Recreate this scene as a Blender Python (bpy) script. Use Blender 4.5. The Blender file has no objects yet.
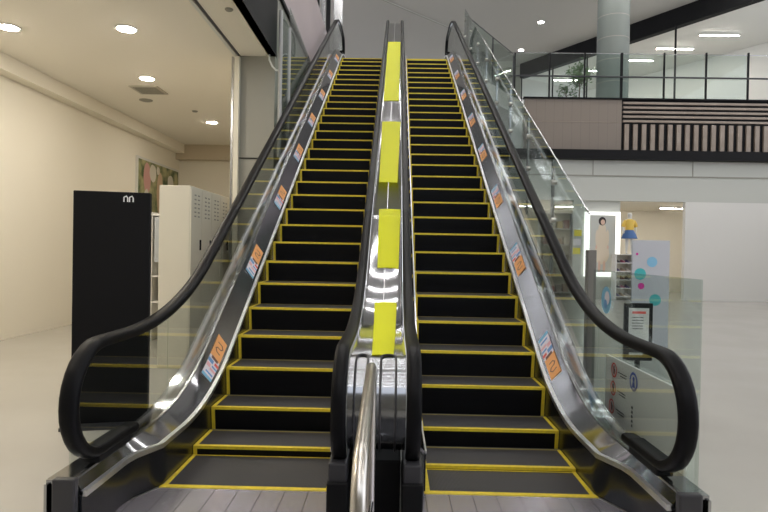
import bpy, bmesh, math, random
from mathutils import Vector, Matrix
random.seed(4)
S = bpy.context.scene
COL = S.collection
PI = math.pi

# ------------------------------------------------------------------ camera
CAM = Vector((0.0664, -3.8769, 1.5666))
yaw, pitch, roll, F = -0.01604, -0.00974, 0.01803, 600.0
fw = Vector((math.sin(yaw)*math.cos(pitch), math.cos(yaw)*math.cos(pitch), math.sin(pitch)))
r_ = fw.cross(Vector((0, 0, 1))).normalized(); u_ = r_.cross(fw)
RT = r_*math.cos(roll) + u_*math.sin(roll)
UP = -r_*math.sin(roll) + u_*math.cos(roll)
cd = bpy.data.cameras.new('camera'); cam = bpy.data.objects.new('camera', cd); COL.objects.link(cam)
m = Matrix((RT, UP, -fw)).transposed().to_4x4(); m.translation = CAM
cam.matrix_world = m
cd.sensor_width = 36; cd.lens = F/768*36; cd.clip_end = 200
S.camera = cam

def at(px, py, Y=None, X=None, Z=None):
    d = fw + RT*((px-384)/F) + UP*((256-py)/F)
    if Y is not None: t = (Y-CAM.y)/d.y
    elif X is not None: t = (X-CAM.x)/d.x
    else: t = (Z-CAM.z)/d.z
    return CAM + d*t

# ------------------------------------------------------------------ materials
MATS = {}
def mat(name, col, rough=.5, metal=0., bump=None, var=None, emit=None, spec=.5):
    """bump=(scale xyz, strength, distance); var=(scale xyz, second colour)"""
    m = bpy.data.materials.new(name); m.use_nodes = True
    nt = m.node_tree; b = nt.nodes['Principled BSDF']
    b.inputs['Base Color'].default_value = (*col, 1); b.inputs['Roughness'].default_value = rough
    b.inputs['Metallic'].default_value = metal; b.inputs['Specular IOR Level'].default_value = spec
    tc = nt.nodes.new('ShaderNodeTexCoord')
    def noise(sc, det=3):
        mp = nt.nodes.new('ShaderNodeMapping'); mp.inputs['Scale'].default_value = sc
        nt.links.new(tc.outputs['Object'], mp.inputs['Vector'])
        n = nt.nodes.new('ShaderNodeTexNoise'); n.inputs['Scale'].default_value = 1; n.inputs['Detail'].default_value = det
        nt.links.new(mp.outputs[0], n.inputs['Vector']); return n
    if bump:
        n = noise(bump[0]); bp = nt.nodes.new('ShaderNodeBump')
        bp.inputs['Strength'].default_value = bump[1]; bp.inputs['Distance'].default_value = bump[2]
        nt.links.new(n.outputs['Fac'], bp.inputs['Height']); nt.links.new(bp.outputs[0], b.inputs['Normal'])
    if var:
        n = noise(var[0]); rp = nt.nodes.new('ShaderNodeValToRGB')
        rp.color_ramp.elements[0].color = (*col, 1); rp.color_ramp.elements[1].color = (*var[1], 1)
        rp.color_ramp.elements[0].position = .35; rp.color_ramp.elements[1].position = .65
        nt.links.new(n.outputs['Fac'], rp.inputs[0]); nt.links.new(rp.outputs[0], b.inputs['Base Color'])
    if emit:
        b.inputs['Emission Color'].default_value = (*emit[0], 1); b.inputs['Emission Strength'].default_value = emit[1]
    MATS[name] = m; return m

def grooves(name, col, axis, pitch_, rough=.5, strength=.6, duty=.5, dark=.3, metal=0.):
    """parallel grooves in object space across one axis"""
    m = mat(name, col, rough, metal); nt = m.node_tree; b = nt.nodes['Principled BSDF']
    tc = nt.nodes.new('ShaderNodeTexCoord'); sp = nt.nodes.new('ShaderNodeSeparateXYZ')
    nt.links.new(tc.outputs['Object'], sp.inputs[0])
    mu = nt.nodes.new('ShaderNodeMath'); mu.operation = 'MULTIPLY'; mu.inputs[1].default_value = 1/pitch_
    nt.links.new(sp.outputs[axis], mu.inputs[0])
    fr = nt.nodes.new('ShaderNodeMath'); fr.operation = 'FRACT'; nt.links.new(mu.outputs[0], fr.inputs[0])
    gt = nt.nodes.new('ShaderNodeMath'); gt.operation = 'GREATER_THAN'; gt.inputs[1].default_value = duty
    nt.links.new(fr.outputs[0], gt.inputs[0])
    mx = nt.nodes.new('ShaderNodeMix'); mx.data_type = 'RGBA'
    mx.inputs['A'].default_value = (*col, 1); mx.inputs['B'].default_value = (*[c*dark for c in col], 1)
    nt.links.new(gt.outputs[0], mx.inputs['Factor']); nt.links.new(mx.outputs['Result'], b.inputs['Base Color'])
    return m

def glass(name, tint=(.93, .96, .95), gain=1.0):
    m = bpy.data.materials.new(name); m.use_nodes = True; nt = m.node_tree; nt.nodes.clear()
    out = nt.nodes.new('ShaderNodeOutputMaterial'); mx = nt.nodes.new('ShaderNodeMixShader')
    tr = nt.nodes.new('ShaderNodeBsdfTransparent'); tr.inputs[0].default_value = (*tint, 1)
    gl = nt.nodes.new('ShaderNodeBsdfGlossy'); gl.inputs['Roughness'].default_value = .01
    fr = nt.nodes.new('ShaderNodeFresnel'); ge = nt.nodes.new('ShaderNodeNewGeometry')
    mr = nt.nodes.new('ShaderNodeMapRange')
    mr.inputs['To Min'].default_value = 1.52; mr.inputs['To Max'].default_value = 1/1.52
    nt.links.new(ge.outputs['Backfacing'], mr.inputs['Value']); nt.links.new(mr.outputs[0], fr.inputs['IOR'])
    nt.links.new(fr.outputs[0], mx.inputs[0])
    nt.links.new(tr.outputs[0], mx.inputs[1]); nt.links.new(gl.outputs[0], mx.inputs[2]); nt.links.new(mx.outputs[0], out.inputs[0])
    MATS[name] = m; return m

STEEL = mat('brushed_steel', (.46, .47, .49), .22, 1., bump=((3, 40, 3), .06, .01))
STEELD = mat('deck_steel', (.40, .41, .44), .085, 1., bump=((4, 2, 4), .03, .02))
TRIM = mat('polished_trim', (.85, .86, .88), .38, 1.)
CHROME = mat('chrome', (.62, .59, .55), .28, 1.)
TREAD = grooves('tread', (.060, .056, .060), 'X', .009, rough=.5, duty=.62, dark=.25)
RISER = grooves('riser', (.005, .0055, .008), 'X', .009, rough=.5, duty=.55, dark=.3)
RISER.node_tree.nodes['Principled BSDF'].inputs['Specular IOR Level'].default_value = .2
YEL = mat('yellow_paint', (.86, .66, .03), .5, var=((30, 30, 30), (.72, .56, .05)))
YELTH = mat('worn_yellow', (.42, .34, .10), .5)
SKIRT = mat('black_skirt', (.012, .013, .016), .22)
RUB = mat('handrail_rubber', (.006, .006, .007), .42, spec=.10)
BLACK = mat('black_panel', (.008, .008, .009), .6, spec=.15)
DARKG = mat('dark_grey', (.035, .035, .04), .4)
TAPE = mat('yellow_film', (.60, .62, .008), .55, spec=.15)
GLASS = glass('clear_glass')
GLASS2 = glass('rail_glass', (.88, .93, .91))
FLOORM = grooves('floor_plate_steel', (.60, .57, .63), 'X', .15, rough=.27, duty=.965, dark=.2, metal=.75)
COMBM = grooves('comb', (.80, .62, .05), 'X', .009, rough=.5, duty=.8, dark=.6)
CREAM = mat('cream_paint', (.84, .79, .68), .7, var=((.4, .4, .4), (.82, .77, .66)))
CEILC = mat('cream_ceiling', (.86, .82, .73), .8)
GREYC = mat('grey_ceiling', (.62, .59, .56), .8, var=((.2, .2, .2), (.59, .565, .54)))
GREYW = mat('grey_wall', (.30, .29, .25), .6)
PALE = mat('pale_wall', (.52, .53, .49), .6)
PINK = mat('pink_panel', (.56, .47, .48), .25, var=((.5, .3, .5), (.50, .43, .44)))
WHITE = mat('white_paint', (.70, .69, .66), .5)
LOCK = mat('locker_white', (.70, .66, .55), .45)
TILE = mat('pale_floor', (.46, .44, .40), .22, var=((.8, .8, .8), (.43, .41, .37)))
WOOD = grooves('wood_panel', (.20, .165, .135), 'X', .31, rough=.5, duty=.97, dark=.7)
WOOD2 = mat('wood_slat', (.30, .245, .20), .5, var=((3, 3, 3), (.25, .20, .16)))
CONC = mat('pillar_paint', (.17, .19, .175), .55, var=((1, 1, .3), (.15, .17, .16)))
LAMP = mat('lamp', (1, 1, 1), .5, emit=((1, .96, .90), 26))
LAMPW = mat('warm_lamp', (1, 1, 1), .5, emit=((1, .92, .79), 175))
TUBE = mat('lamp_tube', (1, 1, 1), .5, emit=((1, .97, .93), 30))
LIGHTBOX = mat('lightbox_edge', (1, 1, 1), .5, emit=((1, .98, .93), 1.2))
def flat(name, col, rough=.5): return mat(name, col, rough)
ORANGE = flat('sticker_orange', (.86, .42, .16)); STW = flat('sticker_white', (.80, .74, .80)); STB = flat('sticker_blue', (.16, .33, .62))
STR = flat('sticker_red', (.75, .12, .10)); STK = flat('sticker_dark', (.16, .07, .06)); SKY = flat('sticker_sky', (.22, .48, .68)); PINKS = flat('sticker_pink', (.80, .45, .50))
TEAL = flat('sticker_teal', (.05, .42, .44)); MAG = flat('sticker_magenta', (.60, .03, .30)); REDS = flat('sign_red', (.70, .06, .05)); BLUES = flat('sign_blue', (.06, .10, .40))
SIGNW = flat('sign_white', (.66, .66, .63)); INK = flat('sign_ink', (.03, .03, .03)); YSTK = flat('sticker_yellow', (.85, .72, .05))
SKIN = flat('skin_tone', (.72, .50, .38)); HAIR = flat('dark_hair', (.03, .02, .02)); YTOP = flat('yellow_cloth', (.80, .55, .10)); BSK = flat('blue_cloth', (.05, .13, .32)); CRM = flat('cream_cloth', (.72, .62, .48))
LEAF = mat('leaf_green', (.06, .13, .04), .5, var=((5, 5, 5), (.10, .18, .06))); BARK = flat('bark', (.12, .08, .05)); POT = flat('pot_grey', (.25, .24, .22))
MARK = flat('white_mark', (.8, .8, .8))

# ------------------------------------------------------------------ helpers
class MB:
    def __init__(s): s.v = []; s.f = []; s.m = []; s.mats = []
    def mi(s, m):
        if m is None: return 0
        if m not in s.mats: s.mats.append(m)
        return s.mats.index(m)
    def add(s, vs, fs, m=None):
        o = len(s.v); s.v += [tuple(v) for v in vs]; k = s.mi(m)
        for f in fs: s.f.append([i+o for i in f]); s.m.append(k)
        return s
    def box(s, x0, x1, y0, y1, z0, z1, m=None):
        vs = [(x, y, z) for z in (z0, z1) for y in (y0, y1) for x in (x0, x1)]
        return s.add(vs, [(0, 2, 3, 1), (4, 5, 7, 6), (0, 1, 5, 4), (2, 6, 7, 3), (0, 4, 6, 2), (1, 3, 7, 5)], m)
    def loft(s, rings, m=None, closed=True, caps=True):
        n = len(rings[0]); vs = [p for r in rings for p in r]; fs = []
        for i in range(len(rings)-1):
            for j in range(n if closed else n-1):
                k = (j+1) % n
                fs.append((i*n+j, i*n+k, (i+1)*n+k, (i+1)*n+j))
        if caps and closed:
            fs.append(tuple(range(n))[::-1]); fs.append(tuple((len(rings)-1)*n+j for j in range(n)))
        return s.add(vs, fs, m)
    def tube(s, pts, r, m=None, n=12, caps=True):
        pts = [Vector(p) for p in pts]; rings = []; prev = None
        for i, p in enumerate(pts):
            t = (pts[min(i+1, len(pts)-1)]-pts[max(i-1, 0)]).normalized()
            if prev is None:
                a = t.orthogonal().normalized()
            else:
                a = (prev - t*prev.dot(t)).normalized()
            prev = a; b = t.cross(a); rr = r[i] if isinstance(r, (list, tuple)) else r
            rings.append([p+(a*math.cos(2*PI*k/n)+b*math.sin(2*PI*k/n))*rr for k in range(n)])
        return s.loft(rings, m, caps=caps)
    def lathe(s, prof, c, m=None, n=24):
        rings = [[(c[0]+r*math.cos(2*PI*k/n), c[1]+r*math.sin(2*PI*k/n), c[2]+z) for k in range(n)] for r, z in prof]
        return s.loft(rings, m)
    def build(s, name, m=None, parent=None, smooth=False, bevel=0, **props):
        me = bpy.data.meshes.new(name); me.from_pydata(s.v, [], s.f)
        if m is not None: s.mats = [m] if not s.mats else s.mats
        for x in s.mats: me.materials.append(x)
        for p, k in zip(me.polygons, s.m): p.material_index = k; p.use_smooth = smooth
        bm = bmesh.new(); bm.from_mesh(me); bmesh.ops.recalc_face_normals(bm, faces=bm.faces); bm.to_mesh(me); bm.free()
        if smooth: me.set_sharp_from_angle(angle=math.radians(40))
        o = bpy.data.objects.new(name, me); COL.objects.link(o)
        if parent: o.parent = parent
        if bevel:
            b = o.modifiers.new('bevel', 'BEVEL'); b.width = bevel; b.segments = 2; b.limit_method = 'ANGLE'
        for k, v in props.items(): o[k] = v
        return o
def box(x0, x1, y0, y1, z0, z1): return MB().box(x0, x1, y0, y1, z0, z1)
def thing(name, label, cat, loc=(0, 0, 0), rz=0, group=None):
    o = bpy.data.objects.new(name, None); COL.objects.link(o); o.location = loc; o.rotation_euler = (0, 0, rz)
    o.empty_display_size = .1; o['label'] = label; o['category'] = cat
    if group: o['group'] = group
    return o
def tag(o, label, cat, group=None):
    o['label'] = label; o['category'] = cat
    if group: o['group'] = group
    return o
def struct(o): o['kind'] = 'structure'; return o
def kids(o): return [c for c in COL.objects if c.parent == o]
def copy_tree(o, parent=None):
    c = o.copy(); COL.objects.link(c); c.parent = parent
    for ch in kids(o): copy_tree(ch, c)
    return c
def wall(name, pts, ext, m):
    """flat polygon pts extruded by vector ext"""
    n = len(pts); a = [Vector(p) for p in pts]; b = [p+Vector(ext) for p in a]
    mb = MB(); mb.loft([a, b]); return struct(mb.build(name, m))

# ------------------------------------------------------------------ escalator profile
T30 = math.tan(PI/6); YI = .61; XC = -.0092; ZT = 6.85
def prof(y, h, zb, zt, R=2.0):
    T = R*math.tan(PI/12)
    yb = YI+(zb-h)/T30; yt = YI+(zt-h)/T30
    if y < yb-T: return zb
    if y < yb-T+R*.5: return zb+R-math.sqrt(max(0, R*R-(y-yb+T)**2))
    if y > yt+T: return zt
    if y > yt+T-R*.5: return zt-R+math.sqrt(max(0, R*R-(y-yt-T)**2))
    return h+T30*(y-YI)
nose = lambda y: prof(y, 0, 0, ZT, 2.0)
din = lambda y: prof(y, .03, .27, ZT+.20, 2.4)
dout = lambda y: prof(y, .20, .335, ZT+.27, 2.4)
hr = lambda y: prof(y, .96, 1.02, ZT+1.20, 3.2)
YB0, YB1 = -.50, 14.4; RN = .31
def frange(a, b, st):
    n = max(1, round((b-a)/st)); return [a+(b-a)*i/n for i in range(n+1)]
def ysamp(a, b):
    return [y for y in sorted(set([a, b]+frange(-.8, 2.4, .1)+frange(11.6, 15.2, .1)+[2.4, 5, 8, 11])) if a <= y <= b]
def rail_path(ret=True, a0=-90, a1=-90):
    """YZ points: bottom return, newel arc, run, top newel arc, return"""
    pts = []
    if ret: pts += [(y, hr(YB0)-2*RN) for y in frange(YB0+.45, YB0+.05, .1)]
    for k in range(0, 17):
        a = math.radians(-90+180*k/16)
        if math.degrees(a) < a0-1e-6: continue
        pts.append((YB0-RN*math.cos(a), hr(YB0)-RN+RN*math.sin(a)))
    pts += [(y, hr(y)) for y in ysamp(YB0, YB1)[1:-1]]
    for k in range(0, 17):
        a = math.radians(90-180*k/16)
        if math.degrees(a) < a1-1e-6: continue
        pts.append((YB1+RN*math.cos(a), hr(YB1)-RN+RN*math.sin(a)))
    if ret: pts += [(y, hr(YB1)-2*RN) for y in frange(YB1-.05, YB1-.45, .1)]
    return pts
def sweep(path, sec, x):
    """section points (dx, dn) swept along YZ path"""
    rings = []
    for i, p in enumerate(path):
        a = path[max(i-1, 0)]; b = path[min(i+1, len(path)-1)]
        t = Vector((b[0]-a[0], b[1]-a[1])).normalized(); n = Vector((-t.y, t.x))
        rings.append([(x+dx, p[0]+n.x*dn, p[1]+n.y*dn) for dx, dn in sec])
    mb = MB(); mb.loft(rings); return mb
RAILSEC = [(.040, -.008), (.038, .008), (.030, .017), (.015, .022), (-.015, .022), (-.030, .017), (-.038, .008), (-.040, -.008),
           (-.034, -.022), (-.016, -.026), (.016, -.026), (.034, -.022)]
def gtop(y):
    if y < YB0: return hr(YB0)-RN+math.sqrt(max(0, RN*RN-(y-YB0)**2))
    if y > YB1: return hr(YB1)-RN+math.sqrt(max(0, RN*RN-(y-YB1)**2))
    return hr(y)
def strip(ys, lo, hi, x0, x1):
    """slab between two heights lo(y), hi(y); x0 and x1 may be functions of y"""
    fx = lambda v, y: v(y) if callable(v) else v
    return MB().loft([[(fx(x0, y), y, lo(y)), (fx(x1, y), y, lo(y)), (fx(x1, y), y, hi(y)), (fx(x0, y), y, hi(y))] for y in ys])

# ------------------------------------------------------------------ escalators
XI, XO = .312, 1.405     # step span from the shared axis
def make_step(x0, x1, depth=.43):
    b = MB(); b.box(x0, x1, 0, depth, -.012, 0, TREAD)
    # curved riser below the nosing
    pr = [(0, -.012), (.004, -.05), (.012, -.10), (.020, -.15), (.026, -.20), (.03, -.26)]
    b.loft([[(x, y, z) for y, z in pr+[(.06, -.26), (.06, -.012)]] for x in (x0, x1)], RISER)
    st = b.build('step')
    y = MB(); e = .0025; w = .028
    y.box(x0, x1, -.004, .034, -.020, e)
    for a, c in ((x0, x0+w), (x1-w, x1)):
        y.box(a, c, .034, .40, -.005, e)
        y.loft([[(a, p-.004, z), (c, p-.004, z), (c, p+.004, z), (a, p+.004, z)] for p, z in pr[0:1]+pr[1:]])
    y.build('yellow_border', YEL, st)
    MB().box(x0+w, x1-w, .388, .402, -.005, .002).build('rear_cleat_line', YELTH, st)
    return st

def sticker(par, s, yc, first=False):
    """guidance sticker lying on the slanted inner deck"""
    def P(v, u):   # u across the deck 0..1, v along
        y = yc+v; a = Vector((XC+s*1.425, y, din(y))); b = Vector((XC+s*1.553, y, dout(y)))
        n = Vector((-s*.75, -.3, .6)).normalized()
        return a+(b-a)*u+n*.003
    def q(mb, v0, v1, u0, u1, m, lift=0):
        n = Vector((-s*.75, -.3, .6)).normalized()*lift; vv = frange(v0, v1, .02)
        mb.add([P(v, u)+n for v in vv for u in (u0, u1)], [(2*i, 2*i+2, 2*i+3, 2*i+1) for i in range(len(vv)-1)], m)
    mb = MB()
    lo, hi = -.27, .22      # the orange half is at the far end on the left, near end on the right
    f = (lambda v: v) if s < 0 else (lambda v: -v)
    a = sorted((f(-.02), f(hi))); q(mb, a[0], a[1], .2, .82, ORANGE)
    a = sorted((f(lo), f(-.02))); q(mb, a[0], a[1], .2, .82, STW)
    for v0, v1, u0, u1, c in ((-.045, -.015, .3, .7, STK), (-.085, -.055, .18, .42, STR), (-.095, -.055, .5, .82, STB), (-.125, -.105, .2, .5, STB),
                              (-.15, -.11, .58, .8, PINKS), (-.27, -.235, .2, .82, SKY), (-.215, -.195, .25, .7, STB), (-.165, -.14, .2, .55, PINKS)):
        a = sorted((f(v0), f(v1))); q(mb, a[0], a[1], u0, u1, c, .001)
    # S shaped hand mark
    pts = [(.15, .66), (.155, .42), (.13, .32), (.105, .40), (.10, .60), (.08, .68), (.055, .58), (.055, .38)]
    for i in range(len(pts)-1):
        (v0, u0), (v1, u1) = pts[i], pts[i+1]
        n = Vector((-s*.75, -.3, .6)).normalized()*.001
        A, B = P(f(v0), u0)+n, P(f(v1), u1)+n
        d = (B-A).normalized(); side = d.cross(n.normalized())*.005
        mb.add([A-side-d*.004, B-side+d*.004, B+side+d*.004, A+side-d*.004], [(0, 1, 2, 3)], STK)
    return mb.build('safety_sticker', None, par)

def flare(y): return 0 if y > 0 else min(.12, -y*.5)
def escalator(s, name, label, noses):
    E = thing('escalator', label, 'escalator', (XC+s*.9, 0, 0))
    base = E.location.copy()
    def fix(o): o.location = -base; return o
    xa, xb = sorted((XC+s*XI, XC+s*XO))
    st0 = make_step(0, xb-xa)
    st0.parent = E
    for i, y in enumerate(noses):
        o = st0 if i == 0 else copy_tree(st0, E)
        o.location = Vector((xa, y, nose(y)-.001)) - base
    # lowest flat tread running out of the comb
    lt = MB(); lt.box(xa, xb, -.02, noses[0]+.04, -.03, .003, TREAD)
    lo = fix(lt.build('step', None, E)); y = MB()
    for a, c in ((xa, xa+.028), (xb-.028, xb)): y.box(a, c, 0, noses[0], -.004, .0062)
    y.box(xa+.028, xb-.028, noses[0]-.016, noses[0]-.003, -.004, .0055)
    y.build('yellow_border', YEL, lo)
    # comb and floor plate
    fix(MB().box(xa-.01, xb+.01, -.035, .012, -.02, .010).build('comb_plate', YEL, E, label='yellow comb line'))
    fp = MB(); xo = XC+s*XO; xi = XC+s*.28
    fp.loft([[(xi, -.035, z), (xo, -.035, z), (xo+s*.14, -.30, z), (xo+s*.14, -2.6, z), (xi, -2.6, z)] for z in (.001, .007)])
    fix(fp.build('floor_plate', FLOORM, E))
    fix(MB().box(xa, xb, 13.25, 14.6, ZT-.02, ZT+.012).build('upper_floor_plate', FLOORM, E))
    fix(MB().box(xa, xb, 13.2, 13.25, ZT-.02, ZT+.014).build('comb_plate', YEL, E))
    ys = ysamp(-.78, 14.68)
    # outer side
    X = lambda v: XC+s*v
    fx = lambda v, k=1.: (lambda y: XC+s*(v+k*flare(y)))
    fix(strip(ys, lambda y: max(-.0, nose(y)-.30) if y > .2 else 0.008, lambda y: din(y)-.012, fx(1.409), fx(1.424)).build('skirt_panel', SKIRT, E, True))
    mb = MB()
    mb.loft([[(fx(1.421, .85)(y), y, din(y)), (X(1.565), y, dout(y)), (X(1.565), y, dout(y)-.02), (fx(1.43, .85)(y), y, din(y)-.02)] for y in ys])
    fix(mb.build('inner_deck', STEELD, E, True))
    fix(strip(ys, lambda y: din(y)-.018, lambda y: din(y)+.014, fx(1.402, .85), fx(1.436, .85)).build('deck_trim', TRIM, E, True))
    # glass, eleven panes with narrow joints
    cuts = [-.79, .55, 1.9, 3.3, 4.7, 6.1, 7.5, 8.9, 10.3, 11.7, 13.1, 14.69]
    for a, b in zip(cuts, cuts[1:]):
        fix(strip(ysamp(a+.003, b-.003), lambda y: dout(y)-.01, lambda y: gtop(y)-.012, X(1.585), X(1.597)).build('glass_panel', GLASS, E))
    fix(sweep(rail_path(), [(a*1.25, b*1.35) for a, b in RAILSEC], X(1.591)).build('handrail', RUB, E, True))
    rg = sweep(rail_path(False, 60, 60), [(-.022, -.022), (.022, -.022), (.016, -.036), (-.016, -.036)], X(1.591))
    fix(rg.build('rail_guide', STEEL, E, True))
    # outside deck and cladding
    mb = MB()
    mb.loft([[(X(1.565), y, dout(y)+.012), (X(1.585), y, dout(y)+.012), (X(1.585), y, dout(y)-.02), (X(1.565), y, dout(y)-.02)] for y in ys])
    fix(mb.build('glass_clamp', STEEL, E, True))
    mb = MB()
    mb.loft([[(X(1.600), y, dout(y)), (X(1.72), y, dout(y)), (X(1.72), y, dout(y)-.02), (X(1.600), y, dout(y)-.02)] for y in ys])
    fix(mb.build('outer_deck', STEELD, E, True))
    fix(strip(ysamp(-.80, 14.68), lambda y: max(0.002, prof(y, -1.1, -.9, ZT-.9, 2)), lambda y: dout(y)-.02, X(1.705), X(1.72)).build('side_cladding', STEEL, E, True))
    # newel end face and inlet box
    fix(MB().box(*sorted((X(1.54), X(1.66))), -.84, -.79, .01, .36).build('newel_base', DARKG, E, bevel=.01))
    fix(MB().box(*sorted((X(1.545), X(1.64))), -.56, -.16, .345, .44).build('handrail_inlet', BLACK, E, bevel=.01))
    # centre side
    yc = ysamp(0.0, 14.5)
    fix(strip(yc, lambda y: max(0, nose(y)-.30) if y > .2 else 0.008, lambda y: din(y)-.012, X(.308), X(.297)).build('skirt_panel', SKIRT, E, True))
    mb = MB(); mb.loft([[(X(.304), y, din(y)), (X(.222), y, dout(y)), (X(.222), y, dout(y)-.02), (X(.295), y, din(y)-.02)] for y in yc])
    fix(mb.build('inner_deck', STEELD, E, True))
    fix(strip(yc, lambda y: din(y)-.018, lambda y: din(y)+.004, X(.302), X(.313)).build('deck_trim', TRIM, E, True))
    gbot = lambda y: hr(YB0)-RN-math.sqrt(max(0, RN*RN-(y-YB0)**2))+.03 if y < YB0 else dout(y)-.01
    fix(strip(ysamp(-.78, 14.68), gbot, lambda y: gtop(y)-.02, X(.205), X(.222)).build('balustrade_panel', STEEL, E, True))
    fix(sweep(rail_path(), RAILSEC, X(.196)).build('handrail', RUB, E, True))
    # handrail inlet boot
    fix(MB().box(*sorted((X(.146), X(.246))), -.775, -.12, .345, .455).build('handrail_inlet', DARKG, E, bevel=.012))
    fix(MB().box(*sorted((X(.14), X(.25))), -.80, -.42, .008, .36).build('newel_base', BLACK, E, bevel=.008))
    for k in range(8): 
        sy = (1.42 if s < 0 else 1.50)+k*1.47
        fix(sticker(E, s, sy))
    return E

nl = [.60, 1.04]+[1.465+.4*k for k in range(0, 30)]
nr = [.42, .87]+[1.312+.4*k for k in range(0, 30)]
nl = [y for y in nl if y < 13.0]; nr = [y for y in nr if y < 13.0]
escalator(-1, 'left', 'left escalator of the pair, black steps edged in yellow, beside the cream shop', nl)
escalator(1, 'right', 'right escalator of the pair, black steps edged in yellow, beside the glass safety barrier', nr)

# ------------------------------------------------------------------ shared centre
D = thing('escalator_divider', 'stainless steel deck between the two escalators with yellow patches along it', 'divider', (XC, 0, 0))
def dfix(o): o.location = (-XC, 0, 0); return o
full = rail_path(False, a0=-62, a1=-40)
ia = next(i for i, p in enumerate(full) if p[0] >= YB0-.02 and p[1] > .9)
DSEC = [(-.154, -.040), (-.135, -.052), (0, -.046), (.135, -.052), (.154, -.040), (.154, -.066), (-.154, -.066)]
dfix(sweep(full[ia:], DSEC, XC).build('top_deck', STEELD, D, True))
ESEC = [(-.154, -.046), (0, -.050), (.154, -.046), (.154, -.066), (-.154, -.066)]
dfix(sweep(full[:ia+1], ESEC, XC).build('end_panel', mat('end_panel_steel', (.27, .28, .30), .16, 1.), D, True))
seam = [(y, z) for y, z in full[ia:] if YB0 < y < 13.8]
dfix(sweep(seam, [(-.002, -.044), (.002, -.044), (.002, -.050), (-.002, -.050)], XC).build('seam_line', TRIM, D))
# inverted U ribs on the end panel
up = [p for p in full[:ia+2]]
for x0, x1 in ((-.118, -.055), (.018, .100)):
    def pt(p, q, dn=-.040):
        t = Vector((q[0]-p[0], q[1]-p[1])).normalized(); return (p[0]-t.y*dn, p[1]+t.x*dn)
    left = [(XC+x0, *pt(up[i], up[i+1])) for i in range(len(up)-2)]
    right = [(XC+x1, a, b) for _, a, b in left]
    ty, tz = left[-1][1], left[-1][2]
    arc = [(XC+(x0+x1)/2-(x1-x0)/2*math.cos(PI*k/8), ty+.05*math.sin(PI*k/8), tz+.004*math.sin(PI*k/8)) for k in range(1, 8)]
    dfix(MB().tube(left+arc+right[::-1], .0065, n=8).build('rib', DARKG, D, True))
# yellow patches: measured on the deck
def ydeck(py):
    lo, hi = -.5, 14
    for _ in range(50):
        y = (lo+hi)/2; d = Vector((XC, y, hr(y)-.05))-CAM
        sy = 256-F*d.dot(UP)/d.dot(fw)
        if sy > py: lo = y
        else: hi = y
    return lo
for (p0, l0, q0_, p1, l1, q1_) in ((362, 371.6, 393.3, 303, 374.7, 396.6), (269, 377.3, 398.5, 210, 379, 400.6), (183, 379, 397.4, 122, 382.3, 400.6), (101, 383.5, 398.7, 42, 386.8, 401.7)):
    a, b = ydeck(p0), ydeck(p1); cl = lambda v: max(-.152, min(.152, v))
    wa = [cl(at(x, p0, Y=a).x-XC) for x in (l0, q0_)]; wb = [cl(at(x, p1, Y=b).x-XC) for x in (l1, q1_)]
    rings = []
    for y in ysamp(a, b):
        t = (y-a)/(b-a); L = wa[0]+(wb[0]-wa[0])*t; Q = wa[1]+(wb[1]-wa[1])*t; f = Vector((-.5, .866)) if y > 1.2 else Vector((0, 1))
        P = lambda x, dn: (XC+x, y+f.x*dn, hr(y)+f.y*dn)
        rings.append([P(L, -.046), P(0, -.041), P(Q, -.046), P(Q, -.052), P(0, -.049), P(L, -.052)])
    dfix(MB().loft(rings).build('yellow_patch', TAPE, D, True))
dfix(MB().box(XC-.135, XC+.135, -.62, -.20, .008, .42).build('plinth', BLACK, D, bevel=.01))
dfix(MB().box(XC-.30, XC+.30, -2.6, -.67, .001, .006).build('floor_strip', DARKG, D))

# guard rail in front of the divider
G = thing('guard_rail', 'thick bent stainless tube rail standing in front of the central divider', 'rail', (-.02, -2.2, 0))
pts = [(-.028, -.98, .02), (-.028, -.98, .87)]
pts += [(-.028, -.98-.12*(1-math.cos(a)), .87+.15*math.sin(a)) for a in [PI/2*k/6 for k in range(1, 7)]]
pts += [(-.024, -1.5, .995), (-.02, -2.05, .96)]
pts += [(-.02, -2.05-.16*math.sin(a), .96-.16*(1-math.cos(a))) for a in [PI/2*k/7 for k in range(1, 8)]]
pts += [(-.02, -2.21, .4), (-.02, -2.21, .02)]
o = MB().tube([(x+.02, y+2.2, z) for x, y, z in pts], .024, n=20).build('tube', CHROME, G, True)
for yy in (-.98, -2.21):
    MB().lathe([(.055, 0), (.055, .008), (.03, .016), (.027, .016)], (-.008 if yy > -1 else 0, yy+2.2, .004)).build('floor_flange', STEEL, G, True)
MB().tube([(.0, 1.20, .35), (0, .02, .35)], .010, n=10).build('lower_bar', STEEL, G, True)

# ------------------------------------------------------------------ outer glass barriers
def barrier(s, ya, yb, h, x, label, cuts, h0=.22):
    B = thing('glass_barrier', label, 'barrier', (XC+s*x, ya, 0))
    X = XC+s*x
    top = lambda y: h+T30*(y-YI)
    for a, b in zip(cuts, cuts[1:]):
        o = strip(frange(a+.006, b-.006, 1), lambda y: max(.02, T30*(y-YI)+h0-.5), top, X-.006, X+.006).build('glass_panel', GLASS2, B); o.location = (-X, -ya, 0)
        o = MB().tube([(X, a+.01, top(a+.01)), (X, b-.01, top(b-.01))], .009, n=8).build('edge_trim', STEEL, B); o.location = (-X, -ya, 0)
        yb_ = b
        o = MB().box(X-s*.004, X+s*.024, yb_-.03, yb_+.03, max(.0, T30*(yb_-YI)-.3), top(yb_)-.08).build('clamp_post', STEEL, B); o.location = (-X, -ya, 0)
        for zz in (.35, .8):
            o = MB().tube([(X-s*.03, yb_-.09, T30*(yb_-YI)+zz), (X+s*.03, yb_-.09, T30*(yb_-YI)+zz)], .03, n=12).build('glass_fixing', CHROME, B, True); o.location = (-X, -ya, 0)
    return B
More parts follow.
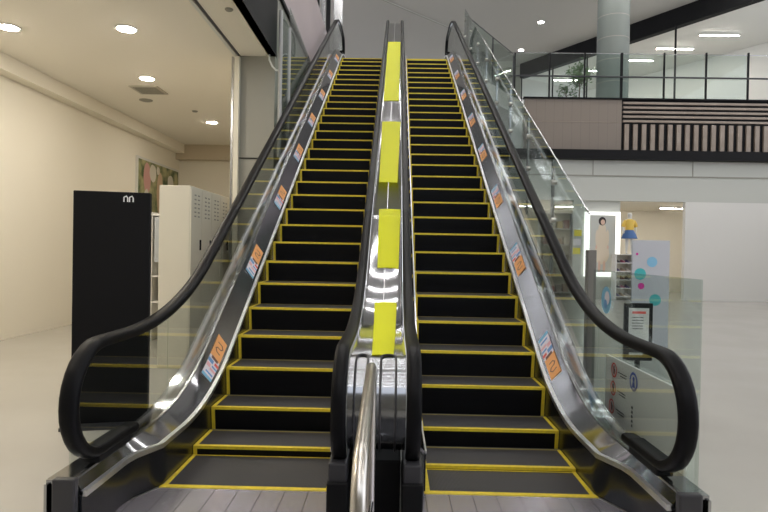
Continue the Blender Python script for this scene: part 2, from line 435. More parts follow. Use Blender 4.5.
B = barrier(1, 1.95, 13.2, 1.16, 1.97, 'tall clear glass safety barrier rising along the right side of the right escalator', [1.98, 3.4, 4.8, 6.2, 7.6, 9.0, 10.4, 11.8, 13.2])
p = at(603, 250, X=XC+1.97)
o = MB().box(XC+1.93, XC+2.01, 1.87, 1.96, 0, p.z).build('end_post', flat('post_taupe', (.20, .19, .175), .35), B, bevel=.005, label='square taupe end post'); o.location = (-(XC+1.97), -1.95, 0)

# ------------------------------------------------------------------ room shell
def sbox(name, x0, x1, y0, y1, z0, z1, m): return struct(box(x0, x1, y0, y1, z0, z1).build(name, m))
sbox('floor', -14, 16, -10, 26, -.2, 0, TILE)
sbox('ceiling', -14, 18, -10, 40, 11.5, 11.7, GREYC)
sbox('ceiling_shop', -9, -2.37, -10, 13.6, 4.5, 4.6, CEILC)
sbox('ceiling_soffit', -2.33, -1.79, -10, 5.3, 4.5, 4.6, CEILC)
sbox('trim_1', -2.36, -2.335, -10, 5.3, 4.49, 4.6, DARKG)
sbox('trim_2', -2.42, -2.37, -10, 5.3, 4.485, 4.52, WHITE)
sbox('wall_left', -6.45, -6.25, -10, 13.6, 0, 4.5, CREAM)
sbox('wall_shop_back', -6.25, -2.35, 13.6, 13.8, 0, 4.5, CREAM)
sbox('trim_3', -6.25, -2.4, 13.3, 13.6, 4.08, 4.5, mat('bulkhead_tan', (.56, .48, .36), .7))
sbox('trim_4', -6.25, -6.0, -10, 13.3, 4.25, 4.5, CREAM)
sbox('wall_side', -2.35, -1.80, 5.3, 5.45, 0, 4.5, GREYW)
sbox('trim_5', -2.33, -1.81, 5.285, 5.3, 2.93, 2.945, BLACK)
sbox('wall_shop_right', -2.35, -2.25, 5.45, 13.6, 0, 4.5, CREAM)
sbox('wall_back_added', -14, 16, -10.2, -10, 0, 7, GREYW)  # unseen wall, added so the steel end panel reflects grey
sbox('wall_truss', -1.90, -1.80, 5.45, 14, 0, 5.5, GREYW)
sbox('trim_6', -1.90, -1.78, -10, 5.3, 4.5, 5.5, mat('dark_band', (.012, .012, .013), .6, spec=.2))
sbox('trim_7', -2.40, -2.33, 5.22, 5.30, 0, 4.47, LOCK)
sbox('trim_8', -2.45, -2.42, 5.24, 5.30, 0, 4.47, STEEL)
sbox('wall_fascia_left', -1.92, -1.79, -10, 12.3, 5.5, 7.25, PINK)
sbox('trim_9', -1.795, -1.755, -10, 8.6, 5.46, 5.53, BLACK)
sbox('floor_upper_left', -14, -1.92, -10, 40, 6.6, ZT, TILE)
# upper landing slab with its diagonal edge
wall('floor_upper', [(-1.92, 13.5, 6.3), (2.0, 13.5, 6.3), (4.5, 17.3, 6.3), (4.5, 40, 6.3), (-1.92, 40, 6.3)], (0, 0, ZT-6.3), PALE)
sbox('floor_upper_right', 4.5, 18, 17.35, 40, 5.2, ZT, PALE)
# right: wood fascia, slatted fascia, black strip, bulkhead and shop
sbox('wall_fascia_right', 4.55, 7.92, 17.2, 17.34, 5.16, 6.95, WOOD)
sbox('trim_10', 4.5, 16, 17.12, 17.36, 6.95, 7.0, BLACK)
sbox('trim_11', 4.55, 7.92, 17.19, 17.2, 6.16, 6.175, WOOD2)
sbox('wall_slat_backing', 7.92, 16, 17.24, 17.34, 5.16, 6.95, BLACK)
k = 0
for zz in frange(6.17, 6.80, .158):
    sbox('trim_%d' % (12+k), 7.96, 15.9, 17.16, 17.24, zz, zz+.075, WOOD2); k += 1
xx = 8.02
while xx < 15.8:
    sbox('trim_%d' % (12+k), xx, xx+.15, 17.16, 17.24, 5.17, 6.1, WOOD2); k += 1; xx += .30
sbox('ceiling_strip', 2.2, 16, 16.9, 17.4, 4.84, 5.16, BLACK)
sbox('wall_bulkhead', 2.2, 16, 17.2, 17.35, 3.43, 4.84, PALE)
sbox('trim_60', 2.2, 16, 17.17, 17.2, 4.28, 4.32, GREYW)
sbox('trim_61', 6.95, 6.98, 17.18, 17.2, 4.32, 4.84, GREYW)
sbox('trim_62', 10.4, 10.43, 17.18, 17.2, 4.32, 4.84, GREYW)
sbox('ceiling_shop_right', 2.2, 16, 17.35, 22, 3.43, 3.5, CREAM)
sbox('wall_shop_right_back', 2.2, 16, 22, 22.2, 0, 3.43, CREAM)
sbox('wall_right', 16, 16.2, 2, 40, 0, 4.84, WHITE)
# shop front wall pieces on the right
sbox('wall_pier', 6.33, 6.62, 17.2, 17.34, 0, 3.43, PALE)
sbox('wall_display', 6.62, 7.98, 17.3, 17.5, 0, 3.43, PALE)
sbox('wall_pier_right', 10.2, 16, 17.2, 17.4, 0, 3.43, WHITE)
# ceiling seam above the landing
a, b = at(380, -2, Z=11.49), at(470, 36, Z=11.49)
d = (b-a).normalized(); n = Vector((-d.y, d.x, 0))*.025
wall('trim_64', [a-n, b-n, b+n, a+n], (0, 0, -.015), WHITE)
wall('trim_65', [a+n, b+n, b+n*2, a+n*2], (0, 0, -.02), GREYW)
# dark bulkhead of the upper shop and the bright room behind it
p0, p1 = Vector((4.4, 25.0, 0)), Vector((12.5, 13.6+.3, 0))
p0, p1 = Vector((5.2, 23.9, 0)), Vector((13.4, 11.9, 0))
p0 = at(520, 64, Z=11.5); p1 = at(640, 21, Z=11.5); dr = (p1-p0).normalized(); p1 = p0+dr*14; nn = Vector((-dr.y, dr.x, 0))
if nn.y < 0: nn = -nn
wall('wall_upper_bulkhead', [p0+Vector((0, 0, -.74)), p1+Vector((0, 0, -.74)), p1, p0], nn*.3, BLACK)
wall('ceiling_upper_shop', [p0+nn*.3+Vector((0, 0, -.68)), p1+nn*.3+Vector((0, 0, -.68)), p1+nn*12+Vector((0, 0, -.68)), p0+nn*12+Vector((0, 0, -.68))], (0, 0, .05), WHITE)
q0, q1 = p0+nn*5, p1+nn*5
wall('wall_upper_shop', [(q0.x, q0.y, ZT), (q1.x, q1.y, ZT), (q1.x, q1.y, 10.87), (q0.x, q0.y, 10.87)], nn*.1, WHITE)
wall('wall_upper_grey', [(p0.x-.9, p0.y+.9, ZT), (p0.x+.1, p0.y+.2, ZT), (p0.x+.1, p0.y+.2, 11.5), (p0.x-.9, p0.y+.9, 11.5)], (0, .2, 0), GREYW)
sbox('door_1', 3.75, 4.35, 24.3, 24.4, ZT, 9.1, BLACK)
# shopfront mullions
for i, t in enumerate((.15, 2.3, 4.4, 6.6, 8.8)):
    c = p0+dr*t
    sbox('window_%d' % (i+1), c.x-.03, c.x+.03, c.y-.03, c.y+.03, ZT, 10.8, BLACK)

# round pillar
P = thing('round_pillar', 'grey green round pillar behind the upper gallery railing', 'pillar', (7.66, 18.4, ZT))
pc = at(612, 90, Y=18.4); P.location = (pc.x, 18.4, ZT)
MB().lathe([(.565, 0), (.565, 4.64)], (0, 0, 0), n=48).build('shaft', CONC, P, True)
for zz in (.95, 1.75, 2.55, 3.35): MB().lathe([(.567, zz), (.570, zz+.006), (.570, zz+.018), (.567, zz+.024)], (0, 0, 0), n=48).build('joint_band', GREYW, P, True)

# gallery railing
R = thing('glass_railing', 'glass and dark metal railing on top of the wood gallery front', 'railing', (4.5, 17.25, 7))
for px in (514.7, 549.4, 584.5, 621.5, 664, 706, 748):
    x = at(px, 75, Y=17.25).x
    w = .035 if px != 621.5 else .06
    MB().box(x-4.5-w/2*1.2, x-4.5+w/2*1.2, -.04, .04, -.05, at(px, 53, Y=17.25).z-7).build('post', BLACK, R)
zm = at(550, 76.5, Y=17.25).z-7; zt = at(550, 53, Y=17.25).z-7; x0 = at(508, 76, Y=17.25).x-4.5
MB().tube([(x0, 0, zt), (11.4, 0, zt)], .016, n=8).build('top_rail', STEEL, R)
MB().tube([(x0, -.06, zm), (11.4, -.06, zm)], .030, n=10).build('hand_bar', DARKG, R, True)
px = [at(v, 75, Y=17.25).x-4.5 for v in (514.7, 549.4, 584.5, 621.5, 664, 706, 748)]
for a, b in zip(px, px[1:]): MB().box(a+.03, b-.03, -.008, .008, .02, zt-.02).build('glass_panel', GLASS2, R)
R2 = thing('glass_railing', 'slanting glass railing between right escalator top and gallery', 'railing', (2.05, 13.6, ZT))
e0, e1 = Vector((0, 0, 0)), Vector((at(514.7, 53, Y=17.25).x-2.05, 3.6, 0))
MB().tube([e0+Vector((0, 0, 1.55)), e1+Vector((0, 0, 1.6))], .018, n=8).build('top_rail', DARKG, R2)
n2 = Vector((-(e1-e0).y, (e1-e0).x, 0)).normalized()*.007
MB().loft([[e0-n2, e1-n2, e1-n2+Vector((0, 0, 1.55)), e0-n2+Vector((0, 0, 1.53))], [e0+n2, e1+n2, e1+n2+Vector((0, 0, 1.55)), e0+n2+Vector((0, 0, 1.53))]]).build('glass_panel', GLASS2, R2)
for t in (0.02, .5, .97):
    c = e0+(e1-e0)*t; MB().box(c.x-.02, c.x+.02, c.y-.02, c.y+.02, 0, 1.55).build('post', DARKG, R2)

# potted tree behind the railing
def leafy(loc, h, n, seed, label, spread=.45):
    rnd = random.Random(seed)
    T = thing('potted_tree', label, 'plant', loc)
    MB().lathe([(.16, 0), (.22, .42), (.20, .42), (.18, .38)], (0, 0, 0), n=20).build('pot', POT, T, True)
    st = MB(); tips = []
    for b in range(7):
        a = rnd.uniform(0, 2*PI); z0 = h*rnd.uniform(.25, .75); L = spread*rnd.uniform(.6, 1)
        pts = [(0, 0, z0), (L*.5*math.cos(a), L*.5*math.sin(a), z0+h*.12), (L*math.cos(a), L*math.sin(a), z0+h*.2)]
        st.tube(pts, [.014, .010, .005], n=6); tips += pts[1:]
    st.tube([(0, 0, .35), (.02, 0, h*.5), (-.01, .01, h*.95)], [.03, .022, .008], n=8); tips += [(0, 0, h*.9), (0, 0, h)]
    st.build('stem', BARK, T, True)
    lf = MB()
    for i in range(n):
        c = Vector(rnd.choice(tips))+Vector([rnd.gauss(0, .09) for _ in range(3)])
        d = Vector([rnd.gauss(0, 1) for _ in range(3)]).normalized(); e = d.orthogonal().normalized(); l = rnd.uniform(.06, .11)
        up = d.cross(e)*.008
        lf.add([c-d*l, c+e*l*.42+up, c+d*l, c-e*l*.42+up], [(0, 1, 2), (0, 2, 3)])
    o = lf.build('foliage', LEAF, T); o['kind'] = 'stuff'
t = at(579, 96, Y=18.6)
leafy((t.x, 18.6, ZT), 1.75, 420, 3, 'tall potted tree behind the gallery railing left of the round pillar', .45)
t = at(566, 96, Y=18.9)
leafy((t.x, 18.9, ZT), 1.0, 130, 5, 'low potted plant behind the gallery railing beside the tall one', .4)

# ------------------------------------------------------------------ lamps
def downlight(x, y, z, r, label, m, group):
    L = thing('ceiling_downlight', label, 'ceiling light', (x, y, z), 0, group)
    MB().lathe([(r*1.25, 0), (r*1.25, -.012), (r, -.014), (r, 0)], (0, 0, 0)).build('trim_ring', WHITE, L, True)
    MB().lathe([(r*.96, -.004), (r*.96, -.018)], (0, 0, 0)).build('lens', m, L)
    return L
for px, py, lab in ((147, 78, 'nearer bright downlight in the cream shop ceiling above the dark panel'), (212, 122, 'farther bright downlight in the cream shop ceiling near the poster wall')):
    c = at(px, py, Z=4.5); downlight(c.x, c.y, 4.5, .115, lab, LAMPW, None)
for px, py, lab in ((541, 22, 'brightest downlight in the grey ceiling left of the round pillar'), (521, 50, 'downlight in the grey ceiling low beside the dark bulkhead')):
    c = at(px, py, Z=11.5); downlight(c.x, c.y, 11.5, .13, lab, LAMP, None)
c = at(535, 63, Z=9.38); 
# shop lamps added in rows to brighten the cream shop, mostly unseen
for x in (-5.2, -3.6):
    for y in (-1.5, 1.5, 4.2):
        downlight(x, y, 4.5, .12, 'added round downlight in the near cream shop ceiling, %s row, %s' % ({-1.5: 'nearest', 1.5: 'middle', 4.2: 'farthest'}[y], 'on the wall side' if x < -4 else 'on the escalator side'), LAMPW, 'added downlights in the near shop ceiling')
# linear lamps across the atrium ceiling above the escalators
def linear(x, y, z, w, label, group, m=TUBE, d=.08):
    L = thing('linear_ceiling_lamp', label, 'ceiling light', (x, y, z), 0, group)
    MB().box(-w/2-.03, w/2+.03, -d/2-.03, d/2+.03, -.06, -.001).build('housing', WHITE, L)
    MB().box(-w/2, w/2, -d/2, d/2, -.075, -.06).build('diffuser', m, L)
for y in (-9, -7, -5, -3, -1, 1.6, 3.7, 5.8, 7.8, 9.8, 11.9, 14.0):
    linear(0, y, 11.5, 5.0, 'long white strip lamp across the atrium ceiling above the escalators', 'strip lamps above the escalators')
for y in (-4, -1.5, 12.5, 15, 17.5):  # unseen lamps added for light and bars of reflection in the left deck
    linear(10.2, y, 11.5, 9.5, 'added long white strip lamp in the ceiling above the right hall', 'added strip lamps above the right hall')
LSH = mat('shop_tube', (1, 1, 1), .5, emit=((1, .94, .84), 45))
for x in (4.2, 7.5, 11.5):
    linear(x, 19.4, 3.43, 2.4, 'white strip lamp in the lower right shop ceiling, %s of three' % {4.2: 'left', 7.5: 'middle', 11.5: 'right'}[x], 'strip lamps in the lower right shop', LSH)
c = p0+dr*3.5+nn*2.6
for t in (1.2, 3.2, 5.2, 7.2, 9.2):  # lamps added to brighten the upper shop
    c = p0+dr*t+nn*2.4
    linear(c.x, c.y, 10.82, 1.6, 'added white strip lamp in the bright upper shop ceiling, %s from the left' % {1.2: 'first', 3.2: 'second', 5.2: 'third', 7.2: 'fourth', 9.2: 'fifth'}[t], 'added strip lamps in the upper shop', LSH)

# ------------------------------------------------------------------ left shop
# lockers
LK = thing('locker_bank', 'tall cream steel locker bank with vent slots left of the left escalator', 'locker', (-2.75, 3.5, 0))
c0 = at(190.5, 185.5, X=-2.55); zt = c0.z; y0 = c0.y
LK.location = (-2.55, y0, 0)
MB().box(-.40, -.004, 0, 2.6, 0, zt).build('carcass', LOCK, LK, bevel=.006)
nd = 6; dw = 2.6/nd
for i in range(nd):
    dd = MB().box(-.003, .012, i*dw+.006, (i+1)*dw-.006, .08, zt-.03).build('door', LOCK, LK)
    v = MB()
    for c_ in (0.30, .62):
        for j in range(6):
            z = zt-.12-j*.055; v.box(.012, .0145, i*dw+dw*c_, i*dw+dw*(c_+.16), z, z+.018)
    v.build('vent', GREYW, dd)
    MB().box(.012, .028, i*dw+dw*.82, i*dw+dw*.88, 1.52, 1.66).build('handle', BLACK, dd)
# poster on the left wall
a = at(137, 158, X=-6.24); b = at(176, 215, X=-6.24)
PO = thing('framed_poster', 'large poster of pink and green figures in a white frame on cream wall', 'poster', (-6.25, (a.y+b.y)/2, 0))
ym = (a.y+b.y)/2; hw = (b.y-a.y)/2; z1 = a.z; z0 = at(137, 212, X=-6.24).z
MB().box(0, .05, -hw-.06, hw+.06, z0-.06, z1+.06).build('frame', WHITE, PO)
pp = MB(); rnd = random.Random(8)
bg = mat('poster_green', (.05, .09, .02), .5, var=((3.2, 3.2, 3.2), (.45, .42, .22)))
pp.box(.05, .056, -hw, hw, z0, z1, bg)
PK = flat('poster_pink', (.62, .33, .30)); PT = flat('poster_tan', (.60, .42, .28)); PL = flat('poster_light', (.70, .66, .58))
def blob(cy, cz, ry, rz, m, lift):
    pts = [(.056+lift, cy+ry*math.cos(2*PI*k/14)*(1+.15*rnd.random()), cz+rz*math.sin(2*PI*k/14)*(1+.15*rnd.random())) for k in range(14)]
    pp.add(pts, [tuple(range(14))], m)
h = z1-z0
blob(-hw*.62, z0+h*.68, .22, h*.28, PK, .001); blob(-hw*.35, z0+h*.80, .2, h*.16, PL, .002); blob(0, z0+h*.45, .2, h*.40, PT, .003)
blob(-hw*.1, z0+h*.88, .10, h*.08, PL, .004); blob(hw*.45, z0+h*.3, .25, h*.22, PT, .004); blob(hw*.55, z0+h*.72, .2, h*.14, PL, .005); blob(-hw*.65, z0+h*.25, .16, h*.2, PL, .006)
pp.build('print', None, PO)
# rack with notice frames left of lockers
a = at(150, 212, Y=6.0); b = at(178, 292, Y=6.0)
RK = thing('shelf_rack', 'white shelf rack with pale panels between the dark panel and lockers', 'shelf', (a.x-.35, 6.0, 0))
W = b.x-a.x+.35
for x in (0, W*.45, W): MB().box(x-.025, x+.025, -.02, .28, 0, a.z).build('upright', WHITE, RK)
for z in (.25, .62, 1.05, a.z-.06): MB().box(0, W, 0, .28, z, z+.03).build('shelf', WHITE, RK)
MB().box(.0, W, .28, .30, 0, a.z).build('back_panel', LOCK, RK)
GL = flat('grey_panel', (.42, .44, .46))
MB().box(W*.52, W*.95, -.01, .02, 1.30, a.z-.08).build('notice_panel', GL, RK, label='grey notice panel')
MB().box(W*.05, W*.40, -.01, .02, 1.15, a.z-.10).build('notice_panel', WHITE, RK)
bx = MB()
tag(box(a.x+.15, a.x+.55, 6.03, 6.24, .65, .93).build('storage_box', flat('tan_box', (.42, .36, .27))), 'tan box standing on the white shelf rack beside the lockers', 'box')
# dark panel
a = at(150.5, 193, Y=1.35)
K = thing('display_stand', 'tall black display stand with a small white mark at the left edge', 'display', (a.x, 1.35, 0), 0)
ang = math.radians(14)
K.rotation_euler = (0, 0, ang)
MB().box(-.62, 0, 0, .10, .0, a.z).build('body', BLACK, K, bevel=.006)
MB().box(-.68, .04, -.12, .22, 0, .03).build('foot', DARKG, K)
mk = MB(); 
for i, x in enumerate((-.215, -.17)):
    mk.tube([(x, -.006, a.z-.085), (x, -.006, a.z-.045), (x+.02, -.006, a.z-.035), (x+.03, -.006, a.z-.05), (x+.03, -.006, a.z-.085)], .006, n=6)
mk.build('white_mark', MARK, K)
# ceiling fittings of the shop
a = at(137, 86.5, Z=4.49); b = at(160, 93.5, Z=4.49)
V = thing('ceiling_vent', 'square grey air vent in the cream shop ceiling beside the nearer downlight', 'vent', ((a.x+b.x)/2, (a.y+b.y)/2, 4.5))
MB().box(-.26, .26, -.28, .28, -.02, 0).build('frame', flat('vent_grey', (.48, .45, .38)), V)
MB().box(-.21, .21, -.23, .23, -.026, -.02).build('grille', grooves('vent_grille', (.42, .40, .34), 'X', .03), V)
for px, py, r, lab in ((146, 100, .13, 'flat round speaker in the cream ceiling below the air vent'), (195, 111, .06, 'small round sensor in the cream ceiling between the downlights'), (229, 9, .05, 'small round sprinkler in the soffit above the grey wall')):
    c = at(px, py, Z=4.5)
    tag(MB().lathe([(r, 0), (r, -.012), (r*.7, -.025), (0.001, -.025)], (c.x, c.y, 4.5)).build('ceiling_speaker' if r > .1 else 'ceiling_sensor', GREYW), lab, 'ceiling fitting')
# steel guard posts and wedge glass where the escalator meets the soffit
WG = thing('wedge_guard', 'upright steel and glass guard between left handrail and dark soffit end', 'guard', (-1.67, 5.5, 3.2))
for y in (5.05, 5.75):
    MB().tube([(.0, y-5.5, -.05+(y-5.5)*.5), (0, y-5.5, 1.9)], .03, n=12).build('post', flat('satin_grey', (.34, .34, .33), .35), WG, True)
MB().box(-.005, .005, -.40, .20, .1, 1.9).build('glass_panel', GLASS2, WG)
MB().loft([[(x, .28, .5), (x, 3.0, 2.0), (x, 3.0, 2.1), (x, .28, 2.24)] for x in (-.005, .005)]).build('glass_wedge', GLASS2, WG)
# bent pipe under the soffit
a = at(269, 58, Y=5.2); b = at(272, 68, Y=5.2); c = at(281, 70, Y=5.2)
tag(MB().tube([(a.x, 5.22, 4.5), (a.x, 5.22, a.z-.02), (b.x, 5.22, b.z+.03), (b.x+.06, 5.22, c.z), (c.x, 5.22, c.z)], .014, n=8).build('bent_pipe', WHITE, None, True), 'thin white bent pipe on the grey wall just under the soffit', 'pipe')
# upper floor frames beyond the pink fascia
for i, (px, wpx, m_, lab) in enumerate(((316.5, 5, BLACK, 'black upright frame beyond the top of the pink fascia'), (322.5, 4.5, STEEL, 'slim steel upright behind the left handrail top'), (328, 4, BLACK, 'narrow black upright right of the slim steel one'), (338, 9, STEEL, 'broad pale steel upright above the left handrail peak'))):
    Y = 15.6+i*.15; a = at(px-wpx/2, 20, Y=Y); b = at(px+wpx/2, 20, Y=Y)
    U = thing('upright_frame', lab, 'frame', ((a.x+b.x)/2, Y, ZT)); w = (b.x-a.x)/2
    MB().box(-w, w, 0, .12, 0, 3.15).build('column', m_, U, bevel=.008)
    MB().box(-w-.03, w+.03, -.03, .15, 0, .04).build('base_plate', DARKG, U)

# ------------------------------------------------------------------ right side shop things
def disc(mb, c, r, ax, m, n=20, inner=0, t=.003):
    """disc or ring facing -Y (ax='y') or -X (ax='x')"""
    def q(a, rr, o): 
        return (c[0]+rr*math.cos(a), c[1]-o, c[2]+rr*math.sin(a)) if ax == 'y' else (c[0]-o, c[1]+rr*math.cos(a), c[2]+rr*math.sin(a))
    if inner:
        vs = []; fs = []
        for k in range(n):
            a = 2*PI*k/n; vs += [q(a, r, t), q(a, inner, t)]
        for k in range(n): j = (k+1) % n; fs.append((2*k, 2*j, 2*j+1, 2*k+1))
        mb.add(vs, fs, m)
    else: mb.add([q(2*PI*k/n, r, t) for k in range(n)], [tuple(range(n))], m)
# lightbox poster
Y = 17.28; a = at(584.5, 212, Y=Y); b = at(618.5, 277, Y=Y)
LB = thing('lightbox', 'tall glowing framed picture of a dark haired person in cream clothes', 'lightbox', ((a.x+b.x)/2, Y, b.z))
w = (b.x-a.x)/2; h = a.z-b.z
MB().box(-w, w, -.08, 0, 0, h).build('glowing_frame', LIGHTBOX, LB)
pm = MB(); e = .17
pm.box(-w+e, w-e, -.09, -.08, e, h-e*.6, flat('picture_grey', (.55, .56, .52)))
def pblob(cx, cz, rx, rz, m, o):
    pm.add([(cx+rx*math.cos(2*PI*k/16), -.09-o, cz+rz*math.sin(2*PI*k/16)) for k in range(16)], [tuple(range(16))], m)
pblob(-.02, h*.50, .20, h*.28, CRM, .001); pblob(-.02, h*.73, .14, h*.10, CRM, .002); pblob(-.02, h*.86, .13, .15, HAIR, .003); pblob(0, h*.845, .075, .095, SKIN, .004)
pblob(-.19, h*.60, .06, h*.13, CRM, .003); pblob(.17, h*.60, .06, h*.13, CRM, .003); pblob(-.21, h*.46, .03, h*.03, SKIN, .004); pblob(.19, h*.46, .03, h*.03, SKIN, .004)
pblob(-.02, h*.36, .26, h*.17, CRM, .0015)
pblob(-.10, h*.16, .045, h*.09, SKIN, .002); pblob(.07, h*.16, .045, h*.09, SKIN, .002)
pm.build('picture', None, LB)
# display shelves
def shoe_shape(m, m2):
    mb = MB(); rings = []
    for x, w, h0, h1 in ((-.13, .02, .0, .03), (-.10, .04, 0, .05), (-.03, .045, 0, .06), (.04, .04, 0, .10), (.10, .038, 0, .11), (.13, .02, .01, .09)):
        rings.append([(x, -w, h0), (x, w, h0), (x, w*.8, h1*.8), (x, 0, h1), (x, -w*.8, h1*.8)])
    mb.loft(rings, m); return mb
def shelf_unit(px0, px1, pyt, Y, label, nsh, goods=True):
    a = at(px0, pyt, Y=Y); b = at(px1, pyt, Y=Y); W = b.x-a.x; H = a.z
    U = thing('display_shelf', label, 'shelf', (a.x, Y, 0))
    for x in (0, W): MB().box(x-.02, x+.02, 0, .4, 0, H).build('side_panel', WHITE, U)
    MB().box(0, W, .4, .42, 0, H).build('back_panel', LOCK, U)
    zs = [.12+(H-.15)*k/(nsh-1) for k in range(nsh)]
    for z in zs: MB().box(.02, W-.02, 0, .4, z, z+.025).build('shelf', WHITE, U)
    return a.x, W, zs
sx, sw, szs = shelf_unit(616.5, 633, 254, 16.6, 'white display shelf of small shoes beneath the mannequin', 6)
cols = [flat('shoe_%d' % i, c) for i, c in enumerate(((.05, .04, .05), (.35, .10, .16), (.12, .10, .20), (.45, .35, .25), (.6, .55, .5), (.25, .12, .08)))]
names = ['black', 'dark red', 'navy', 'tan', 'pale grey', 'brown']
protos = [shoe_shape(c, None).build('shoe') for c in cols]
used = [0]*6
rows = ['top', 'second', 'third', 'fourth', 'fifth']
for r, z in enumerate(reversed(szs[:-1])):
    for k in range(3):
        ci = (r*2+k) % 6
        o = protos[ci] if not used[ci] else protos[ci].copy()
        if used[ci]: COL.objects.link(o)
        used[ci] += 1
        o.location = (sx+sw*(.2+.3*k), 16.78, z+.026); o.rotation_euler = (0, 0, PI/2+.2)
        tag(o, 'small %s shoe, %s of three on the %s row of the white display shelf' % (names[ci], ('left', 'middle', 'right')[k], rows[r]), 'shoe', 'shoes on the display shelf')
# mannequin with yellow top and blue skirt
def skin_body(name, verts, edges, radii, root, m, parent, sub=2):
    me = bpy.data.meshes.new(name); me.from_pydata(verts, edges, []); o = bpy.data.objects.new(name, me); COL.objects.link(o); o.parent = parent
    md = o.modifiers.new('skin', 'SKIN'); md.use_smooth_shade = True
    sv = me.skin_vertices[0].data if me.skin_vertices else None
    if sv is None:
        bm = bmesh.new(); bm.from_mesh(me); bm.verts.layers.skin.new(); bm.to_mesh(me); bm.free(); sv = me.skin_vertices[0].data
    for i, r in enumerate(radii): sv[i].radius = (r, r)
    sv[root].use_root = True
    s = o.modifiers.new('sub', 'SUBSURF'); s.levels = sub; s.render_levels = sub
    me.materials.append(m); return o
ma = at(629, 250, Y=16.8)
M = thing('mannequin', 'child sized white mannequin in yellow top and blue skirt above the shoe shelf', 'mannequin', (ma.x, 16.8, szs[-1]+.028))
hh = at(629, 211, Y=16.8).z-(szs[-1]+.028); k = hh/1.30
V_ = [(0, 0, .66), (0, 0, .82), (0, 0, 1.0), (0, 0, 1.07), (0, 0, 1.17), (0, -.01, 1.25),
      (.13, 0, 1.0), (.19, .01, .80), (.17, -.05, .62), (-.13, 0, 1.0), (-.20, .01, .80), (-.18, -.05, .62),
      (.07, 0, .62), (.075, -.01, .34), (.075, 0, .06), (.08, -.08, .02), (-.07, 0, .62), (-.08, -.02, .34), (-.085, 0, .06), (-.09, -.08, .02)]
E_ = [(0, 1), (1, 2), (2, 3), (3, 4), (4, 5), (2, 6), (6, 7), (7, 8), (2, 9), (9, 10), (10, 11), (0, 12), (12, 13), (13, 14), (14, 15), (0, 16), (16, 17), (17, 18), (18, 19)]
R_ = [.10, .085, .09, .035, .08, .07, .045, .032, .022, .045, .032, .022, .065, .045, .028, .022, .065, .045, .028, .022]
skin_body('body', [tuple(c*k for c in v) for v in V_], E_, [r*k for r in R_], 0, WHITE, M)
MB().lathe([(.115*k, .70*k), (.125*k, .82*k), (.14*k, .98*k), (.11*k, 1.04*k), (.05*k, 1.06*k)], (0, 0, 0)).build('top', YTOP, M, True)
MB().lathe([(.235*k, .47*k), (.19*k, .60*k), (.115*k, .73*k), (.10*k, .73*k)], (0, 0, 0)).build('skirt', BSK, M, True)
for s_ in (-1, 1): MB().tube([(s_*.11*k, 0, 1.01*k), (s_*.17*k, 0, .90*k), (s_*.20*k, 0, .82*k)], [.055*k, .06*k, .05*k]).build('sleeve', YTOP, M, True)
# left shelves
sx2, sw2, szs2 = shelf_unit(541, 574, 212, 18.2, 'wide beige display shelf seen through glass left of the pale pier', 6)
gc = [flat('box_%d' % i, c) for i, c in enumerate(((.55, .40, .30), (.35, .18, .15), (.60, .55, .45), (.25, .22, .20), (.62, .50, .22)))]
gn = ['tan', 'brown', 'cream', 'dark grey', 'mustard']
for r, z in enumerate(reversed(szs2[:-1])):
    for q in range(4):
        ci = (r+q*2) % 5; hgt = .16+.05*((r*3+q) % 4)
        x = sx2+.12+q*(sw2-.2)/4
        g = MB().box(x, x+.19, 18.25, 18.45, z+.026, z+.026+hgt).build('goods_box', gc[ci], bevel=.005)
        tag(g, '%s goods box, %s from left, %s row of the beige display shelf' % (gn[ci], ('first', 'second', 'third', 'fourth')[q], rows[r]), 'box', 'goods boxes on the beige shelf')
# yellow stickers on the pale pier
for i, (px, py, c) in enumerate(((578, 233, YSTK), (577, 242, STW), (576.5, 251, YSTK))):
    p = at(px, py, Y=17.19)
    tag(box(p.x-.13, p.x+.13, 17.187, 17.2, p.z-.11, p.z+.11).build('pier_notice', c), ('yellow notice topmost on the pale pier', 'white notice between two yellow ones on the pale pier', 'yellow notice lowest on the pale pier')[i], 'notice')
# side barrier at the foot of the right escalator with the prohibition board
xg = 1.97
LG = thing('side_screen', 'low clear glass screen beside the foot of the right escalator with round blue sticker', 'screen', (xg, 1.0, 0))
MB().box(-.005, .005, -1.15, .84, .02, 1.42).build('glass_panel', GLASS2, LG)
MB().box(-.02, .02, -1.15, .84, 0, .06).build('floor_channel', STEEL, LG)
s1 = at(606, 300, X=xg-.01); mb = MB(); disc(mb, (-.006, s1.y-1.0, s1.z), .12, 'x', SKY, 24); disc(mb, (-.007, s1.y-1.03, s1.z+.02), .06, 'x', STW, 18, t=.005); disc(mb, (-.008, s1.y-1.0, s1.z-.035), .04, 'x', STB, 18, t=.007)
mb.build('round_sticker', None, LG, label='blue round sticker')
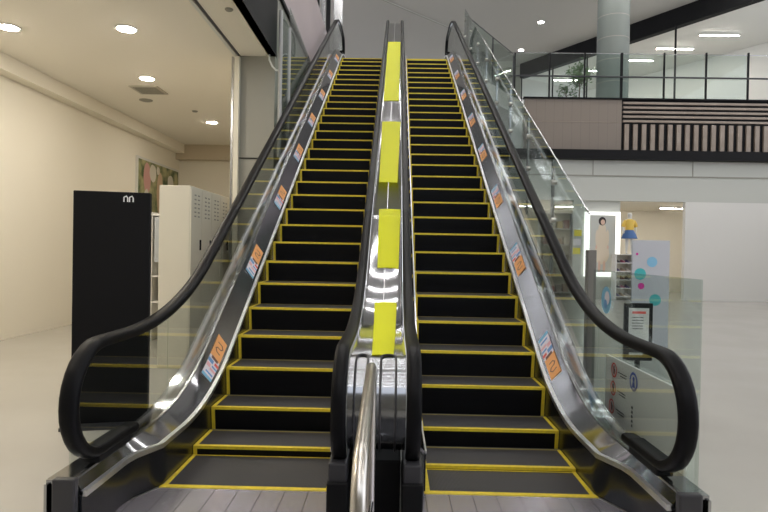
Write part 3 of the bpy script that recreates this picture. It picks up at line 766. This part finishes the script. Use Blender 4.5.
# board
b0 = at(606, 352, X=1.93); b1 = at(638, 372, X=1.93); yn = -.05
SB = thing('notice_board', 'grey white board with red prohibition circles at the foot of the right escalator', 'sign', (1.93, yn, 0))
topz = (b0.z+b1.z)/2
MB().box(0, .02, 0, b0.y-yn, .03, topz).build('panel', SIGNW, SB)
for q in (.05, b0.y-yn-.05): MB().box(.0, .02, q-.02, q+.02, 0, .03).build('foot', STEEL, SB)
rb = MB(); tk = MB()
for px, py in ((614.5, 370), (613.5, 388), (612, 406)):
    c = at(px, py, X=1.93); cc = (-.001, c.y-yn, c.z); disc(rb, cc, .062, 'x', REDS, 24, inner=.048)
    tk.box(-.003, -.001, cc[1]-.014, cc[1]+.014, cc[2]-.032, cc[2]+.012); disc(tk, (-.001, cc[1], cc[2]+.026), .012, 'x', None, 10)
    sl = Vector((0, .707, .707)); a_ = Vector(cc)-sl*.05; b_ = Vector(cc)+sl*.05; w_ = Vector((0, -.707, .707))*.005; o_ = Vector((-.005, 0, 0))
    rb.add([a_-w_+o_, b_-w_+o_, b_+w_+o_, a_+w_+o_], [(0, 1, 2, 3)], REDS)
    for j in range(2):
        tk.box(-.003, -.001, cc[1]-.26, cc[1]-.09-j*.04, cc[2]-.004-j*.022, cc[2]+.003-j*.022)
rb.build('red_circle', None, SB); tk.build('black_marks', INK, SB)
c = at(634, 382, X=1.93); mb = MB(); disc(mb, (-.001, c.y-yn, c.z), .075, 'x', BLUES, 24, inner=.055); disc(mb, (-.001, c.y-yn, c.z+.02), .02, 'x', BLUES, 12)
mb.add([(-.004, c.y-yn-.03, c.z-.045), (-.004, c.y-yn+.03, c.z-.045), (-.004, c.y-yn+.015, c.z), (-.004, c.y-yn-.015, c.z)], [(0, 1, 2, 3)], BLUES)
mb.build('blue_circle', None, SB)
vt = MB(); c = at(632, 418, X=1.93)
for j in range(5): vt.box(-.003, -.001, c.y-yn-.012, c.y-yn+.012, c.z+.07-j*.035, c.z+.09-j*.035)
vt.build('black_marks', INK, SB)
# black framed sign and grey board behind it
Y = 3.6; a = at(625, 303, Y=Y); b = at(652, 361, Y=Y)
FS = thing('framed_sign', 'black framed sign with pale sheet beyond the right handrail bend', 'sign', (a.x, Y, 0))
W = b.x-a.x; z0, z1 = b.z, a.z
MB().box(0, W, 0, .05, z0, z1).build('frame', BLACK, FS, bevel=.006)
MB().box(.05, W-.05, -.004, 0, z0+.17, z1-.06).build('sheet', SIGNW, FS)
mb = MB()
mb.box(.09, W-.09, -.008, -.004, z1-.13, z1-.10, STR)
for j in range(5): mb.box(.09, W-.12, -.008, -.004, z1-.18-j*.035, z1-.172-j*.035, INK)
mb.box(.06, W-.12, -.004, 0, z0+.07, z0+.10, SIGNW)
mb.build('printed_lines', None, FS)
MB().box(W*.42, W*.58, .01, .04, .03, z0).build('pole', BLACK, FS); MB().lathe([(.2, 0), (.2, .02), (.05, .03)], (W/2, .025, 0)).build('base', BLACK, FS)
Y = 5.4; a = at(633, 240, Y=Y); b = at(668, 330, Y=Y)
GB = thing('standing_board', 'tall pale grey board with teal and magenta spots at the right edge', 'board', (a.x, Y, 0))
W = b.x-a.x
MB().box(0, W, 0, .04, .04, a.z).build('panel', flat('board_grey', (.50, .51, .55)), GB)
mb = MB()
for px, py, r, m_ in ((640, 274, .09, TEAL), (641, 286, .05, MAG), (637, 254, .02, MAG), (652, 262, .08, SKY), (655, 300, .09, TEAL)):
    mb = MB(); c = at(px, py, Y=Y); disc(mb, (c.x-a.x, -.001, c.z), r, 'y', m_); mb.build('coloured_spot', None, GB)
for q in (.08, W-.08): MB().box(q-.03, q+.03, -.12, .16, 0, .04).build('foot', DARKG, GB)

# ------------------------------------------------------------------ world and view
w = bpy.data.worlds.new('world'); S.world = w; w.use_nodes = True
w.node_tree.nodes['Background'].inputs[0].default_value = (.9, .93, 1, 1); w.node_tree.nodes['Background'].inputs[1].default_value = 1.5
S.view_settings.view_transform = 'Standard'; S.view_settings.look = 'None'; S.view_settings.gamma = 1; S.view_settings.exposure = 0.45
S.view_settings.use_curve_mapping = False
